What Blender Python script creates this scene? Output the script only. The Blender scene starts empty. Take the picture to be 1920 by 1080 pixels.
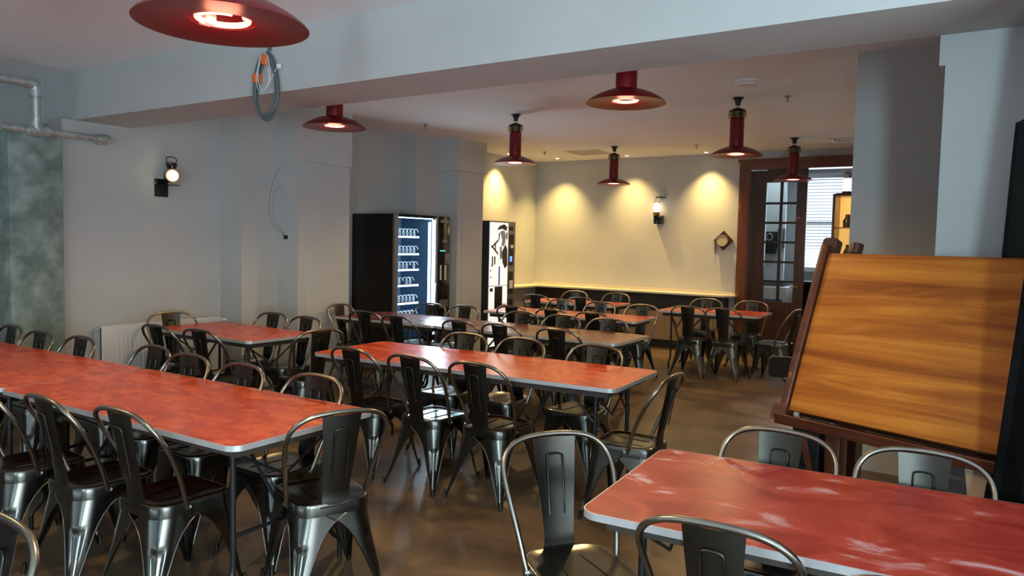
import bpy, bmesh, math, random
from math import sin, cos, pi, radians, sqrt
from mathutils import Vector, Matrix
random.seed(7)
sc = bpy.context.scene
COL = sc.collection

# ---------------------------------------------------------------- camera, world, exposure
F_PX = 1402.3
YAW, PITCH, ROLL = radians(-32.97), radians(-3.50), radians(1.237)
CAM = Vector((0, 0, 1.568))
fw = Vector((sin(YAW)*cos(PITCH), cos(YAW)*cos(PITCH), sin(PITCH)))
r0 = Vector((cos(YAW), -sin(YAW), 0)); u0 = r0.cross(fw)
rt = r0*cos(ROLL)+u0*sin(ROLL); up = -r0*sin(ROLL)+u0*cos(ROLL)
cd = bpy.data.cameras.new('camera'); cam = bpy.data.objects.new('camera', cd); COL.objects.link(cam)
M = Matrix((rt, up, -fw)).transposed().to_4x4(); M.translation = CAM
cam.matrix_world = M
cd.sensor_width = 36; cd.lens = F_PX/1920*36; cd.clip_start = .03
sc.camera = cam
sc.view_settings.view_transform = 'Standard'; sc.view_settings.look = 'None'
sc.view_settings.gamma = 1; sc.view_settings.exposure = -0.18
try: sc.view_settings.use_curve_mapping = False
except Exception: pass
sc.cycles.use_denoising = True
sc.cycles.max_bounces = 8; sc.cycles.diffuse_bounces = 4; sc.cycles.glossy_bounces = 4
sc.cycles.sample_clamp_indirect = 6
w = bpy.data.worlds.new('world'); sc.world = w; w.use_nodes = True
w.node_tree.nodes['Background'].inputs[0].default_value = (.62, .80, 1, 1)
w.node_tree.nodes['Background'].inputs[1].default_value = .6

def light(name, kind, loc, energy, color, target=None, **kw):
    d = bpy.data.lights.new(name, kind); d.energy = energy; d.color = color
    for k, v in kw.items(): setattr(d, k, v)
    o = bpy.data.objects.new(name, d); o.location = loc; COL.objects.link(o)
    if target is not None:
        o.rotation_euler = (Vector(target)-Vector(loc)).to_track_quat('-Z', 'Y').to_euler()
    return o
DAY = (.66, .87, 1)
# daylight: low wide rear windows plus an added ceiling fill, one narrow rear window, one window in the right wall (all behind the camera)
light('window_daylight', 'AREA', (-3.0, -3.22, 1.3), 14, DAY, (-3.0, 3, 2.2), shape='RECTANGLE', size=4.6, size_y=1.6)
light('ceiling_fill_light', 'AREA', (-3.0, -3.55, .10), 175, DAY, (-3.0, -3.3, 2.2), shape='RECTANGLE', size=4.8, size_y=.8)  # unseen uplight added outside to brighten the ceiling, like ground bounce
light('window_daylight', 'AREA', (1.5, -3.3, 1.75), 230, (.60, .88, 1), (-.6, 5.6, 1.7), shape='RECTANGLE', size=.42, size_y=1.7)
light('window_daylight', 'AREA', (2.95, -.2, 1.2), 420, (.74, .88, 1), (-2.5, .8, 4.6), shape='RECTANGLE', size=3.2, size_y=1.4)
WARM = (1, .66, .22)
SPOTS = [(-6.50, 9.85), (-6.12, 10.71), (-4.92, 10.78), (-3.68, 10.84)]      # the ones seen along the far wall
SPOT_E = [280, 280, 220, 240]

# ---------------------------------------------------------------- materials
def mat(name, base=(.5, .5, .5), rough=.5, metal=0, coat=0, emit=None, estr=0, spec=.5, trans=0):
    m = bpy.data.materials.new(name); m.use_nodes = True
    b = m.node_tree.nodes['Principled BSDF']
    b.inputs['Base Color'].default_value = (*base, 1); b.inputs['Roughness'].default_value = rough
    b.inputs['Metallic'].default_value = metal; b.inputs['Coat Weight'].default_value = coat
    b.inputs['Specular IOR Level'].default_value = spec
    b.inputs['Transmission Weight'].default_value = trans
    if emit: b.inputs['Emission Color'].default_value = (*emit, 1); b.inputs['Emission Strength'].default_value = estr
    return m
def noisy(m, c1, c2, scale=(1, 1, 1), nscale=3, detail=6, lo=.35, hi=.65, rough=None, dist=0, bump=0, c3=None):
    nt = m.node_tree; N = nt.nodes; L = nt.links; b = N['Principled BSDF']
    tc = N.new('ShaderNodeTexCoord'); mp = N.new('ShaderNodeMapping'); mp.inputs['Scale'].default_value = scale
    nz = N.new('ShaderNodeTexNoise'); nz.inputs['Scale'].default_value = nscale; nz.inputs['Detail'].default_value = detail
    nz.inputs['Distortion'].default_value = dist; nz.inputs['Roughness'].default_value = .62
    cr = N.new('ShaderNodeValToRGB'); cr.color_ramp.elements[0].position = lo; cr.color_ramp.elements[1].position = hi
    cr.color_ramp.elements[0].color = (*c1, 1); cr.color_ramp.elements[1].color = (*c2, 1)
    if c3:
        e = cr.color_ramp.elements.new((lo+hi)/2); e.color = (*c3, 1)
    L.new(tc.outputs['Object'], mp.inputs[0]); L.new(mp.outputs[0], nz.inputs['Vector'])
    L.new(nz.outputs[0], cr.inputs[0]); L.new(cr.outputs[0], b.inputs['Base Color'])
    if rough:
        mr = N.new('ShaderNodeMapRange'); mr.inputs[3].default_value = rough[0]; mr.inputs[4].default_value = rough[1]
        L.new(nz.outputs[0], mr.inputs[0]); L.new(mr.outputs[0], b.inputs['Roughness'])
    if bump:
        bp = N.new('ShaderNodeBump'); bp.inputs['Strength'].default_value = bump; bp.inputs['Distance'].default_value = .01
        L.new(nz.outputs[0], bp.inputs['Height']); L.new(bp.outputs[0], b.inputs['Normal'])
    return m
WALL = noisy(mat('wall_paint', rough=.85), (.455, .47, .46), (.495, .51, .50), nscale=2, lo=.3, hi=.7)
CEIL = noisy(mat('ceiling_paint', rough=.8), (.84, .85, .86), (.88, .89, .90), nscale=1.5, lo=.3, hi=.7)
CONC = noisy(mat('raw_concrete', rough=.8), (.11, .155, .14), (.33, .41, .38), nscale=5, detail=9, lo=.35, hi=.7, bump=.3, c3=(.21, .275, .25))
FLOOR = noisy(mat('floor_vinyl', rough=.3, spec=.5), (.055, .036, .020), (.27, .175, .095), scale=(1, 1.5, 1), nscale=1.5, detail=8, lo=.3, hi=.72, rough=(.24, .44), dist=.5, c3=(.135, .090, .052))
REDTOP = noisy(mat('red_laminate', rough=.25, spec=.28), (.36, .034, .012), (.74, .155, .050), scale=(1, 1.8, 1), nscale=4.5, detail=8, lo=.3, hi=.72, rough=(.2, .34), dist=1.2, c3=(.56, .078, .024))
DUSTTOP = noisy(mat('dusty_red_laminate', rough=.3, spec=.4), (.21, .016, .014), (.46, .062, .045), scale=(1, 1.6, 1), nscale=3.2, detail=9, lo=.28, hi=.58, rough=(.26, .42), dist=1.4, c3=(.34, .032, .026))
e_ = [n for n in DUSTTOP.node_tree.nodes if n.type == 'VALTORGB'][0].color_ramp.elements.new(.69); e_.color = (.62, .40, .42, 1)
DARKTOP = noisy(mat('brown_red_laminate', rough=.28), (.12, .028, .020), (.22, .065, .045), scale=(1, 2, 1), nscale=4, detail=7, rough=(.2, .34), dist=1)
ALU = mat('aluminium_edge', (.60, .62, .64), .38, .55)
APRON = mat('table_underside', (.06, .045, .035), .6)
BLACKM = mat('black_tube', (.012, .013, .015), .35)
GUN = noisy(mat('gunmetal', rough=.24, metal=1), (.120, .122, .108), (.145, .144, .128), nscale=6, detail=2, rough=(.22, .27))
GUND = noisy(mat('gunmetal_splat', rough=.42, metal=1), (.060, .058, .050), (.076, .073, .063), nscale=6, detail=3, rough=(.36, .44))
GUNT = noisy(mat('gunmetal_tube', rough=.3, metal=1), (.22, .205, .17), (.29, .27, .23), nscale=7, detail=2, rough=(.26, .32))
RED = mat('red_enamel', (.14, .004, .007), .34, 0, 0, spec=.4)
RING = mat('fluorescent_ring', (1, .8, .7), .4, emit=(1, .40, .29), estr=1.7)
BLACK = mat('matt_black', (.010, .010, .011), .55)
GLOSSB = mat('gloss_black', (.008, .009, .011), .12)
STEEL = noisy(mat('galvanised_steel', rough=.4, metal=.65), (.42, .46, .45), (.62, .66, .64), nscale=20, detail=3)
WHITE = mat('white_enamel', (.62, .66, .70), .4)
WHITEP = mat('white_plastic', (.8, .8, .8), .4)
CREAM = mat('cream_counter', (.62, .56, .44), .5)
TAN = mat('tan_panel', (.30, .21, .12), .55)
def wood(name, c1, c2, c3, scale, coat=.3, rough=.35, nscale=2.2):
    m = mat(name, rough=rough, coat=coat); noisy(m, c1, c2, scale=scale, nscale=nscale, detail=8, lo=.25, hi=.75, dist=1.0, c3=c3); return m
BOARD = wood('board_wood', (.13, .026, .005), (.64, .235, .032), (.40, .112, .014), (.4, 6, 6), coat=0, rough=.5)
BOARD.node_tree.nodes['Principled BSDF'].inputs['Specular IOR Level'].default_value = .2
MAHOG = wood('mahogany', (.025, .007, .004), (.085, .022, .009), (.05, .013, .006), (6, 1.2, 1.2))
MAHOGX = wood('mahogany_rail', (.045, .010, .005), (.15, .036, .012), (.09, .021, .008), (1.2, 6, 6))
DOORW = wood('door_wood', (.025, .011, .006), (.085, .036, .016), (.05, .021, .010), (7, 7, .8), coat=.2)
FRAMEW = wood('frame_wood', (.07, .022, .008), (.19, .065, .022), (.13, .042, .014), (7, 7, .8), coat=.3)
GLASS = mat('pane_glass', (.9, .95, .95), .03, trans=1); GLASS.node_tree.nodes['Principled BSDF'].inputs['IOR'].default_value = 1.05
ORANGE = mat('orange_tape', (.75, .16, .02), .6)
CABLE = mat('grey_cable', (.10, .13, .13), .4)
CABLEW = mat('white_wire', (.6, .63, .65), .4)
FABRIC = noisy(mat('black_cloth', rough=.85), (.003, .003, .003), (.007, .007, .007), nscale=6)
FABRIC.node_tree.nodes['Principled BSDF'].inputs['Specular IOR Level'].default_value = 0
FABRIC2 = noisy(mat('dark_green_cloth', rough=.85), (.005, .008, .007), (.012, .019, .016), nscale=6)
BULB = mat('bulb', (1, 1, 1), .3, emit=(1, .84, .55), estr=5)
BRASS = mat('aged_brass', (.30, .20, .08), .35, 1)
SPOTM = mat('downlight_glow', (1, 1, 1), .3, emit=(1, .82, .55), estr=25)
TUBEL = mat('tube_light', (1, 1, 1), .3, emit=(.68, .88, 1), estr=16)
RAILM = mat('price_rail', (.9, .95, 1), .4, emit=(.75, .9, 1), estr=1.5)  # emission stands in for the tube light falling on the rails
COILM = mat('coil_wire', (.75, .82, .9), .25, emit=(.6, .8, 1), estr=.45)  # tube light on the coils put into their emission
BLUEIN = mat('cabinet_inside', (.09, .17, .28), .5)
SILV = mat('grey_trim', (.22, .22, .24), .35, .6)
LCD = mat('cyan_display', (0, 0, 0), .4, emit=(.15, .7, .9), estr=1.2)
LCDB = mat('blue_display', (0, 0, 0), .4, emit=(.15, .3, 1), estr=2)
POSTER = mat('backlit_panel', (.9, .9, .9), .4, emit=(.95, 1, .98), estr=.8)
INK = mat('poster_ink', (.03, .035, .035), .5); INKG = mat('poster_grey', (.22, .24, .23), .5, emit=(.7, .75, .7), estr=.12)
BLUEP = mat('poster_blue', (.01, .04, .35), .4, emit=(.01, .05, .5), estr=.2)
ORANGP = mat('poster_orange', (.7, .18, .02), .4, emit=(.8, .2, .02), estr=.4)
BLIND = mat('blind_slat', (.55, .6, .66), .5)
SKYP = mat('daylight_pane', (1, 1, 1), .5, emit=(.72, .86, 1), estr=1.5)
AMBER = mat('lit_amber_back', (.7, .4, .12), .5, emit=(1, .55, .14), estr=.9)
OFFW = mat('office_wall', (.55, .60, .62), .8)
BEIGEW = mat('pale_wood', (.70, .50, .34), .5)
SOCK = mat('gauge_face', (.50, .47, .30), .4)

# ---------------------------------------------------------------- mesh helpers
class MB:
    def __init__(s): s.v = []; s.f = []; s.sm = []
    def add(s, vs, fs, smooth=False, mx=None):
        o = len(s.v)
        for p in vs:
            p = Vector(p)
            s.v.append(mx @ p if mx else p)
        for f in fs: s.f.append([i+o for i in f]); s.sm.append(smooth)
        return s
    def box(s, x0, x1, y0, y1, z0, z1, mx=None, bev=0):
        x0, x1 = min(x0, x1), max(x0, x1); y0, y1 = min(y0, y1), max(y0, y1); z0, z1 = min(z0, z1), max(z0, z1)
        if bev <= 0:
            vs = [(x, y, z) for z in (z0, z1) for y in (y0, y1) for x in (x0, x1)]
            return s.add(vs, [(0, 2, 3, 1), (4, 5, 7, 6), (0, 1, 5, 4), (2, 6, 7, 3), (0, 4, 6, 2), (1, 3, 7, 5)], False, mx)
        bm = bmesh.new(); bmesh.ops.create_cube(bm, size=1)
        for v in bm.verts: v.co = Vector(((x0+x1)/2+v.co.x*(x1-x0), (y0+y1)/2+v.co.y*(y1-y0), (z0+z1)/2+v.co.z*(z1-z0)))
        bmesh.ops.bevel(bm, geom=list(bm.edges), offset=bev, segments=3, affect='EDGES', profile=.5)
        bm.verts.index_update()
        vs = [v.co.copy() for v in bm.verts]; fs = [[v.index for v in f.verts] for f in bm.faces]; bm.free()
        return s.add(vs, fs, True, mx)
    def bar(s, a, b, wx, wy, mx=None, upv=(0, 0, 1)):
        a = Vector(a); b = Vector(b); d = (b-a).normalized(); u = Vector(upv)
        if abs(d.dot(u)) > .95: u = Vector((0, 1, 0))
        x = d.cross(u).normalized(); y = x.cross(d).normalized()
        vs = [p+x*sx*wx/2+y*sy*wy/2 for p in (a, b) for sx, sy in ((-1, -1), (1, -1), (1, 1), (-1, 1))]
        return s.add(vs, [(3, 2, 1, 0), (4, 5, 6, 7), (0, 1, 5, 4), (1, 2, 6, 5), (2, 3, 7, 6), (3, 0, 4, 7)], False, mx)
    def tube(s, pts, r, n=10, closed=False, mx=None, smooth_path=4, cap=True):
        P = [Vector(p) for p in pts]
        R = r if isinstance(r, (list, tuple)) else [r]*len(P)
        if smooth_path > 1 and len(P) > 2:
            Q = []; RR = []; m = len(P)
            rng = range(m if closed else m-1)
            for i in rng:
                p0 = P[(i-1) % m] if (closed or i > 0) else P[0]*2-P[1]
                p1 = P[i]; p2 = P[(i+1) % m]
                p3 = P[(i+2) % m] if (closed or i+2 < m) else P[-1]*2-P[-2]
                for k in range(smooth_path):
                    t = k/smooth_path
                    Q.append(.5*((2*p1)+(-p0+p2)*t+(2*p0-5*p1+4*p2-p3)*t*t+(-p0+3*p1-3*p2+p3)*t*t*t))
                    RR.append(R[i]*(1-t)+R[(i+1) % m]*t)
            if not closed: Q.append(P[-1]); RR.append(R[-1])
            P, R = Q, RR
        m = len(P); vs = []; prev = None
        for i in range(m):
            if closed: d = P[(i+1) % m]-P[(i-1) % m]
            else: d = P[min(i+1, m-1)]-P[max(i-1, 0)]
            d.normalize()
            if prev is None:
                a = Vector((0, 0, 1)) if abs(d.z) < .9 else Vector((1, 0, 0)); x = d.cross(a).normalized()
            else:
                x = (prev-d*prev.dot(d)).normalized()
            prev = x; y = d.cross(x)
            for k in range(n):
                a = 2*pi*k/n; vs.append(P[i]+(x*cos(a)+y*sin(a))*R[i])
        fs = []
        for i in range(m if closed else m-1):
            j = (i+1) % m
            for k in range(n): fs.append((i*n+k, i*n+(k+1) % n, j*n+(k+1) % n, j*n+k))
        if not closed and cap: fs.append(tuple(range(n-1, -1, -1))); fs.append(tuple(range((m-1)*n, m*n)))
        return s.add(vs, fs, True, mx)
    def lathe(s, prof, n=32, mx=None, smooth=True):
        vs = []; fs = []; m = len(prof)
        for r, z in prof:
            for k in range(n): a = 2*pi*k/n; vs.append((max(r, 1e-4)*cos(a), max(r, 1e-4)*sin(a), z))
        for i in range(m-1):
            for k in range(n): fs.append((i*n+k, i*n+(k+1) % n, (i+1)*n+(k+1) % n, (i+1)*n+k))
        return s.add(vs, fs, smooth, mx)
    def prism(s, poly, z0, z1, mx=None, smooth=False):
        n = len(poly); vs = [(x, y, z0) for x, y in poly]+[(x, y, z1) for x, y in poly]
        fs = [tuple(range(n-1, -1, -1)), tuple(range(n, 2*n))]+[(i, (i+1) % n, n+(i+1) % n, n+i) for i in range(n)]
        return s.add(vs, fs, smooth, mx)
    def grid(s, rows, smooth=True, mx=None):
        m = len(rows); n = len(rows[0]); vs = [p for r in rows for p in r]
        fs = [(i*n+j, i*n+j+1, (i+1)*n+j+1, (i+1)*n+j) for i in range(m-1) for j in range(n-1)]
        return s.add(vs, fs, smooth, mx)
    def solidify(s, t):
        bm = bmesh.new(); V = [bm.verts.new(p) for p in s.v]
        for f in s.f: bm.faces.new([V[i] for i in f])
        bmesh.ops.recalc_face_normals(bm, faces=bm.faces); bmesh.ops.solidify(bm, geom=list(bm.faces), thickness=t)
        bm.verts.index_update(); s.v = [v.co.copy() for v in bm.verts]; s.f = [[v.index for v in f.verts] for f in bm.faces]
        s.sm = [True]*len(s.f); bm.free(); return s
    def build(s, name, m, parent=None, sharp=40, **kw):
        me = bpy.data.meshes.new(name); me.from_pydata([tuple(v) for v in s.v], [], s.f); me.materials.append(m)
        bm = bmesh.new(); bm.from_mesh(me)
        for f, k in zip(bm.faces, s.sm): f.smooth = k
        bmesh.ops.recalc_face_normals(bm, faces=bm.faces)
        for e in bm.edges:
            if len(e.link_faces) == 2 and e.calc_face_angle(0) > radians(sharp): e.smooth = False
        bm.to_mesh(me); bm.free()
        o = bpy.data.objects.new(name, me); COL.objects.link(o)
        if parent: o.parent = parent
        if kw: tag(o, **kw)
        return o
def tag(o, label=None, cat=None, group=None, kind=None):
    if label: o['label'] = label
    if cat: o['category'] = cat
    if group: o['group'] = group
    if kind: o['kind'] = kind
    return o
def empty(name, loc, rz=0, label=None, cat=None, group=None):
    o = bpy.data.objects.new(name, None); COL.objects.link(o); o.empty_display_size = .1
    o.location = loc; o.rotation_euler = (0, 0, rz); return tag(o, label, cat, group)
def copy_tree(o, parent=None):
    c = o.copy(); COL.objects.link(c); c.parent = parent
    for ch in list(o.children): copy_tree(ch, c)
    return c
def struct(name, mb, m): return mb.build(name, m, kind='structure')
def rrect(x0, x1, y0, y1, r, n=6):
    P = []
    for cx, cy, a0 in ((x1-r, y0+r, -90), (x1-r, y1-r, 0), (x0+r, y1-r, 90), (x0+r, y0+r, 180)):
        for k in range(n+1):
            a = radians(a0+90*k/n); P.append((cx+r*cos(a), cy+r*sin(a)))
    return P
def RX(a): return Matrix.Rotation(a, 4, 'X')
def RY(a): return Matrix.Rotation(a, 4, 'Y')
def RZ(a): return Matrix.Rotation(a, 4, 'Z')
def T(x, y, z): return Matrix.Translation((x, y, z))

# ---------------------------------------------------------------- room shell
CH = 2.95
XW = -6.75; YF = 11.1
struct('floor', MB().box(-9.2, 3.2, -3.2, 14.2, -.1, 0), FLOOR)
struct('ceiling', MB().box(-9.2, 3.2, -3.6, YF+.15, CH, CH+.1), CEIL)
struct('wall_left', MB().box(-7.0, XW, 3.92, YF, 0, CH).box(-7.0, XW, 3.3, 3.92, 0, 2.54), WALL)
struct('wall_left_near', MB().box(-9.2, -9.0, -3.6, 3.392, 0, CH), WALL)
struct('wall_left_return', MB().box(-9.2, -7.28, 3.392, 3.9, 0, CH), WALL)
struct('trim_1', MB().box(-7.28, 3.0, 3.40, 3.92, 2.54, CH), WALL)      # ceiling beam
def capital(mb, x0, x1, y0, y1, z0=2.42, d=.03):
    return mb.box(x0, x1+d, y0-d, y1+d, z0, CH)
struct('trim_2', MB().box(XW, -6.407, 4.849, 6.044, 0, CH), WALL)        # pilasters on the left wall
struct('trim_3', capital(MB().box(-6.407, -6.109, 5.315, 6.044, 0, CH).box(-6.112, -6.103, 5.40, 5.76, .3, 2.3), -6.407, -6.109, 5.315, 6.044, 2.36, .018), WALL)
struct('trim_4', MB().box(XW, -6.46, 7.60, 8.75, 0, CH), WALL)
struct('trim_5', capital(MB().box(-6.46, -6.165, 8.11, 8.70, 0, CH), -6.46, -6.165, 8.11, 8.70, 2.52, .03), WALL)
struct('trim_6', MB().box(-6.168, -6.155, 8.22, 8.60, .3, 2.42), WALL)
# far wall with the opening to the office at its right end
struct('wall_far', MB().box(-7.0, -3.24, YF, YF+.15, 0, CH).box(-3.24, .2, YF, YF+.15, 2.83, CH).box(-1.2, .2, YF, YF+.15, 0, 2.83), WALL)
# wall on the right, stepping in as it nears the camera
struct('wall_right_far', MB().box(-.9, -.7, 5.79, YF, 0, CH), WALL)
struct('wall_right_step', MB().box(-.7, 3.2, 5.79, 5.95, 0, CH), WALL)
struct('trim_7', MB().box(-.245, 3.0, 3.922, 4.5, 0, 2.405).box(-.27, 3.0, 3.922, 4.52, 2.405, CH), WALL)
struct('wall_right', MB().box(3.0, 3.2, -3.6, 5.79, 0, CH), WALL)
rw = MB().box(-9.2, -5.4, -3.2, -3.0, 0, .85).box(-.7, 3.2, -3.2, -3.0, 0, .85).box(-9.2, 3.2, -3.2, -3.0, 2.75, CH)
for a, b in ((-9.2, -5.4), (-.7, 1.22), (1.80, 3.0)): rw.box(a, b, -3.2, -3.0, .85, 2.75)
struct('wall_rear', rw, WALL)
def window_frame(name, x0, x1, n, zb):
    wf = MB().box(x0, x1, -3.14, -3.08, zb-.05, zb).box(x0, x1, -3.14, -3.08, 2.7, 2.75)
    for k in range(n+1):
        x = x0+(x1-x0)*k/n; wf.box(x-.03, x+.03, -3.14, -3.08, zb, 2.7)
    struct(name, wf, WHITEP)
window_frame('window_1', -5.37, -.73, 4, .05); window_frame('window_3', 1.25, 1.77, 1, .9)

# concrete column, front left
MB().box(-6.86, -6.62, 2.83, 3.24, 0, 2.372, bev=.006).build('concrete_column', CONC, kind='structure')
# galvanised pipes above it
pr = MB()
pr.tube([(-6.60, 2.80, 2.385), (-6.60, 3.56, 2.385)], .030, 14, smooth_path=1)
pr.tube([(-6.60, 3.03, 2.385), (-6.60, 3.03, 2.70)], .030, 14, smooth_path=1)
pr.tube([(-6.60, 2.98, 2.76), (-6.60, 1.2, 2.76)], .034, 14, smooth_path=1)
P0 = pr.build('steel_pipe', STEEL, label='galvanised steel pipe with tee and elbows above the concrete column', cat='pipe')
f = MB().tube([(-6.60, 2.96, 2.385), (-6.60, 3.12, 2.385)], .044, 16, smooth_path=1).tube([(-6.60, 3.03, 2.385), (-6.60, 3.03, 2.46)], .044, 16, smooth_path=1)
f.build('tee_fitting', STEEL, P0)
MB().tube([(-6.60, 3.03, 2.66), (-6.60, 3.03, 2.72), (-6.60, 3.015, 2.748), (-6.60, 2.985, 2.76), (-6.60, 2.93, 2.76)], .044, 16).build('elbow_fitting', STEEL, P0)
MB().tube([(-6.60, 3.53, 2.385), (-6.60, 3.58, 2.385), (-6.61, 3.60, 2.388), (-6.65, 3.605, 2.39), (-6.745, 3.605, 2.39)], .044, 16).build('elbow_fitting', STEEL, P0)
MB().tube([(-6.60, 2.80, 2.385), (-6.60, 2.77, 2.385)], .03, 16, smooth_path=1).tube([(-6.60, 2.85, 2.385), (-6.60, 2.90, 2.39)], .028, 14, smooth_path=1).build('valve', STEEL, P0)

# radiator
R0 = empty('radiator', (-6.735, 4.165, 0), 0, 'white panel radiator on the left wall behind the short red table', 'radiator')
MB().box(.10, .115, -.635, .60, .16, .742, bev=.004).box(.03, .045, -.62, .60, .16, .742).build('panel', WHITE, R0)
gr = MB()
for k in range(30):
    y = -.59+1.16*k/29; gr.box(.112, .1185, y-.009, y+.009, .2, .66, bev=.002)
gr.build('ribs', WHITE, R0)
MB().box(.03, .115, -.635, -.62, .16, .735).box(.03, .112, .60, .612, .16, .735).build('side_panel', WHITE, R0)
MB().box(.035, .112, -.62, .60, .742, .748).build('top_grille', WHITE, R0)
MB().tube([(.07, .61, .705), (.07, .66, .705), (.07, .685, .705)], [.013, .022, .018], 12, smooth_path=1).build('valve', WHITEP, R0)
MB().tube([(.09, -.636, .71), (.09, -.65, .71)], .012, 10, smooth_path=1).build('bleed_plug', STEEL, R0)
MB().tube([(.07, .64, .70), (.07, .64, .12), (.02, .64, .10), (.004, .64, .10)], .009, 8).build('supply_pipe', WHITE, R0)
MB().box(0, .03, -.4, -.36, .3, .6).box(0, .03, .36, .4, .3, .6).build('bracket', WHITE, R0)

# ---------------------------------------------------------------- folding tables
H = .74
def table(frx, fry, a, L, W, topm, label, legs='xx'):
    """origin at the front right corner of the top; long side runs to -x"""
    cx = frx+cos(a)*(-L/2)-sin(a)*(W/2); cy = fry+sin(a)*(-L/2)+cos(a)*(W/2)
    t = empty('folding_table', (cx, cy, 0), a, label, 'table')
    x, y = L/2, W/2; r = .06
    MB().prism(rrect(-x+.004, x-.004, -y+.004, y-.004, r-.004, 8), H-.020, H).build('tabletop', topm, t)
    o = rrect(-x, x, -y, y, r, 8); i = rrect(-x+.004, x-.004, -y+.004, y-.004, r-.004, 8); n = len(o)
    vs = [(px, py, z) for z in (H-.024, H-.0005) for px, py in o]+[(px, py, z) for z in (H-.024, H-.0005) for px, py in i]
    fs = []
    for k in range(n):
        j = (k+1) % n
        fs += [(k, j, n+j, n+k), (2*n+k, 3*n+k, 3*n+j, 2*n+j), (n+k, n+j, 3*n+j, 3*n+k), (k, 2*n+k, 2*n+j, j)]
    MB().add(vs, fs, True).build('edge_band', ALU, t, sharp=30)
    ins = .07
    ap = MB()
    ap.box(-x+ins, x-ins, -y+ins, -y+ins+.022, H-.07, H-.021).box(-x+ins, x-ins, y-ins-.022, y-ins, H-.07, H-.021)
    ap.box(-x+ins, -x+ins+.022, -y+ins+.022, y-ins-.022, H-.07, H-.021).box(x-ins-.022, x-ins, -y+ins+.022, y-ins-.022, H-.07, H-.021)
    ap.build('apron', APRON, t)
    lx = x-.17; ly = y-.13
    for sx in (-1, 1):
        for sy in (-1, 1):
            MB().tube([(sx*lx, sy*ly, H-.03), (sx*lx, sy*ly, .34), (sx*lx, sy*ly, .17), (sx*lx, sy*(ly+.012), .13), (sx*lx, sy*(ly+.055), .09), (sx*lx, sy*(ly+.06), .05), (sx*lx, sy*(ly+.06), 0)], .0125, 10, smooth_path=3).build('leg', BLACKM, t)
        MB().tube([(sx*lx, -ly, .30), (sx*lx, ly, .30)], .009, 8, smooth_path=1).tube([(sx*lx, -ly, H-.05), (sx*lx, ly, H-.05)], .011, 8, smooth_path=1).build('crossbar', BLACKM, t)
        MB().tube([(sx*lx, 0, .30), (sx*(lx-.16), 0, .47), (sx*(lx-.36), 0, H-.05)], .009, 8, smooth_path=1).tube([(sx*(lx-.36), -.09, H-.045), (sx*(lx-.36), .09, H-.045)], .009, 8, smooth_path=1).build('brace', BLACKM, t)
        MB().tube([(sx*lx, -ly, H-.08), (sx*lx, 0, .50), (sx*lx, ly, H-.08)], .007, 8, smooth_path=1).build('cross_brace', BLACKM, t)
    return t
TB = {}
TB['1a'] = table(-2.478, 1.835, .018, 1.9, .823, REDTOP, 'red laminate folding table at front left, its corner nearest the camera')
TB['1b'] = table(-4.382, 1.80, .018, 1.9, .823, REDTOP, 'red folding table running out of frame at left, beside the concrete column')
TB['2'] = table(-1.797, 3.872, .063, 2.343, .798, REDTOP, 'long orange-red folding table in the middle of the room')
TB['4'] = table(-4.933, 3.795, -.011, 1.391, .727, REDTOP, 'short red folding table against the radiator')
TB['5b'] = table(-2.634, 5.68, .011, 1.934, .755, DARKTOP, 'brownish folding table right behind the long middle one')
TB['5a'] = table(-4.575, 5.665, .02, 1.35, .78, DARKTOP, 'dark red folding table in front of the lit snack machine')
TB['6'] = table(-3.229, 7.454, .069, 1.951, .724, REDTOP, 'folding table in front of the tall drinks machine, two rows before the far counter')
TB['7'] = table(-4.293, 9.093, .048, 1.363, .712, REDTOP, 'small red folding table farthest back, left, just before the far counter')
TB['8'] = table(-2.354, 9.076, .041, 1.297, .765, REDTOP, 'small red folding table at far right before the glazed wooden door')
aa = .069; L3 = 2.5
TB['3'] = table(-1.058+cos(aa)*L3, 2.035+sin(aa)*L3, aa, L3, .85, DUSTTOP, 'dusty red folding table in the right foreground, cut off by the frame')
TB['0'] = table(-1.35, -.55, 0, 1.9, .80, REDTOP, 'red folding table outside the frame at lower left')

# ---------------------------------------------------------------- metal cafe chair
def outline_corner(c, hx, hy, r, s, yoff):
    """point on a rounded rectangle near corner c=(sx,sy), arc offset s from the corner middle (+ = along y side)"""
    sx, sy = c; half = r*pi/4
    if abs(s) <= half:
        a = pi/4-(s/r if s < 0 else s/r)
        a = pi/4 - s/r                                   # 0 = on x side
        px = hx-r+r*sin(pi/2-a+0) if False else hx-r+r*cos(pi/4-(-s)/r-0) if False else hx-r+r*cos(pi/4+s/r)
        py = hy-r+r*sin(pi/4+s/r)
    elif s > 0: px = hx-r-(s-half); py = hy
    else: px = hx; py = hy-r-(-s-half)
    return sx*px, sy*py+yoff
HWT = [(0, .19), (.10, .19), (.125, .168), (.16, .142), (.21, .118), (.30, .094), (.42, .074), (.6, .054), (.78, .036), (.9, .022), (1, .014)]
def hw(t):
    for (a, p), (b, q) in zip(HWT, HWT[1:]):
        if t <= b: return p+(q-p)*(t-a)/(b-a)
    return HWT[-1][1]
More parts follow.
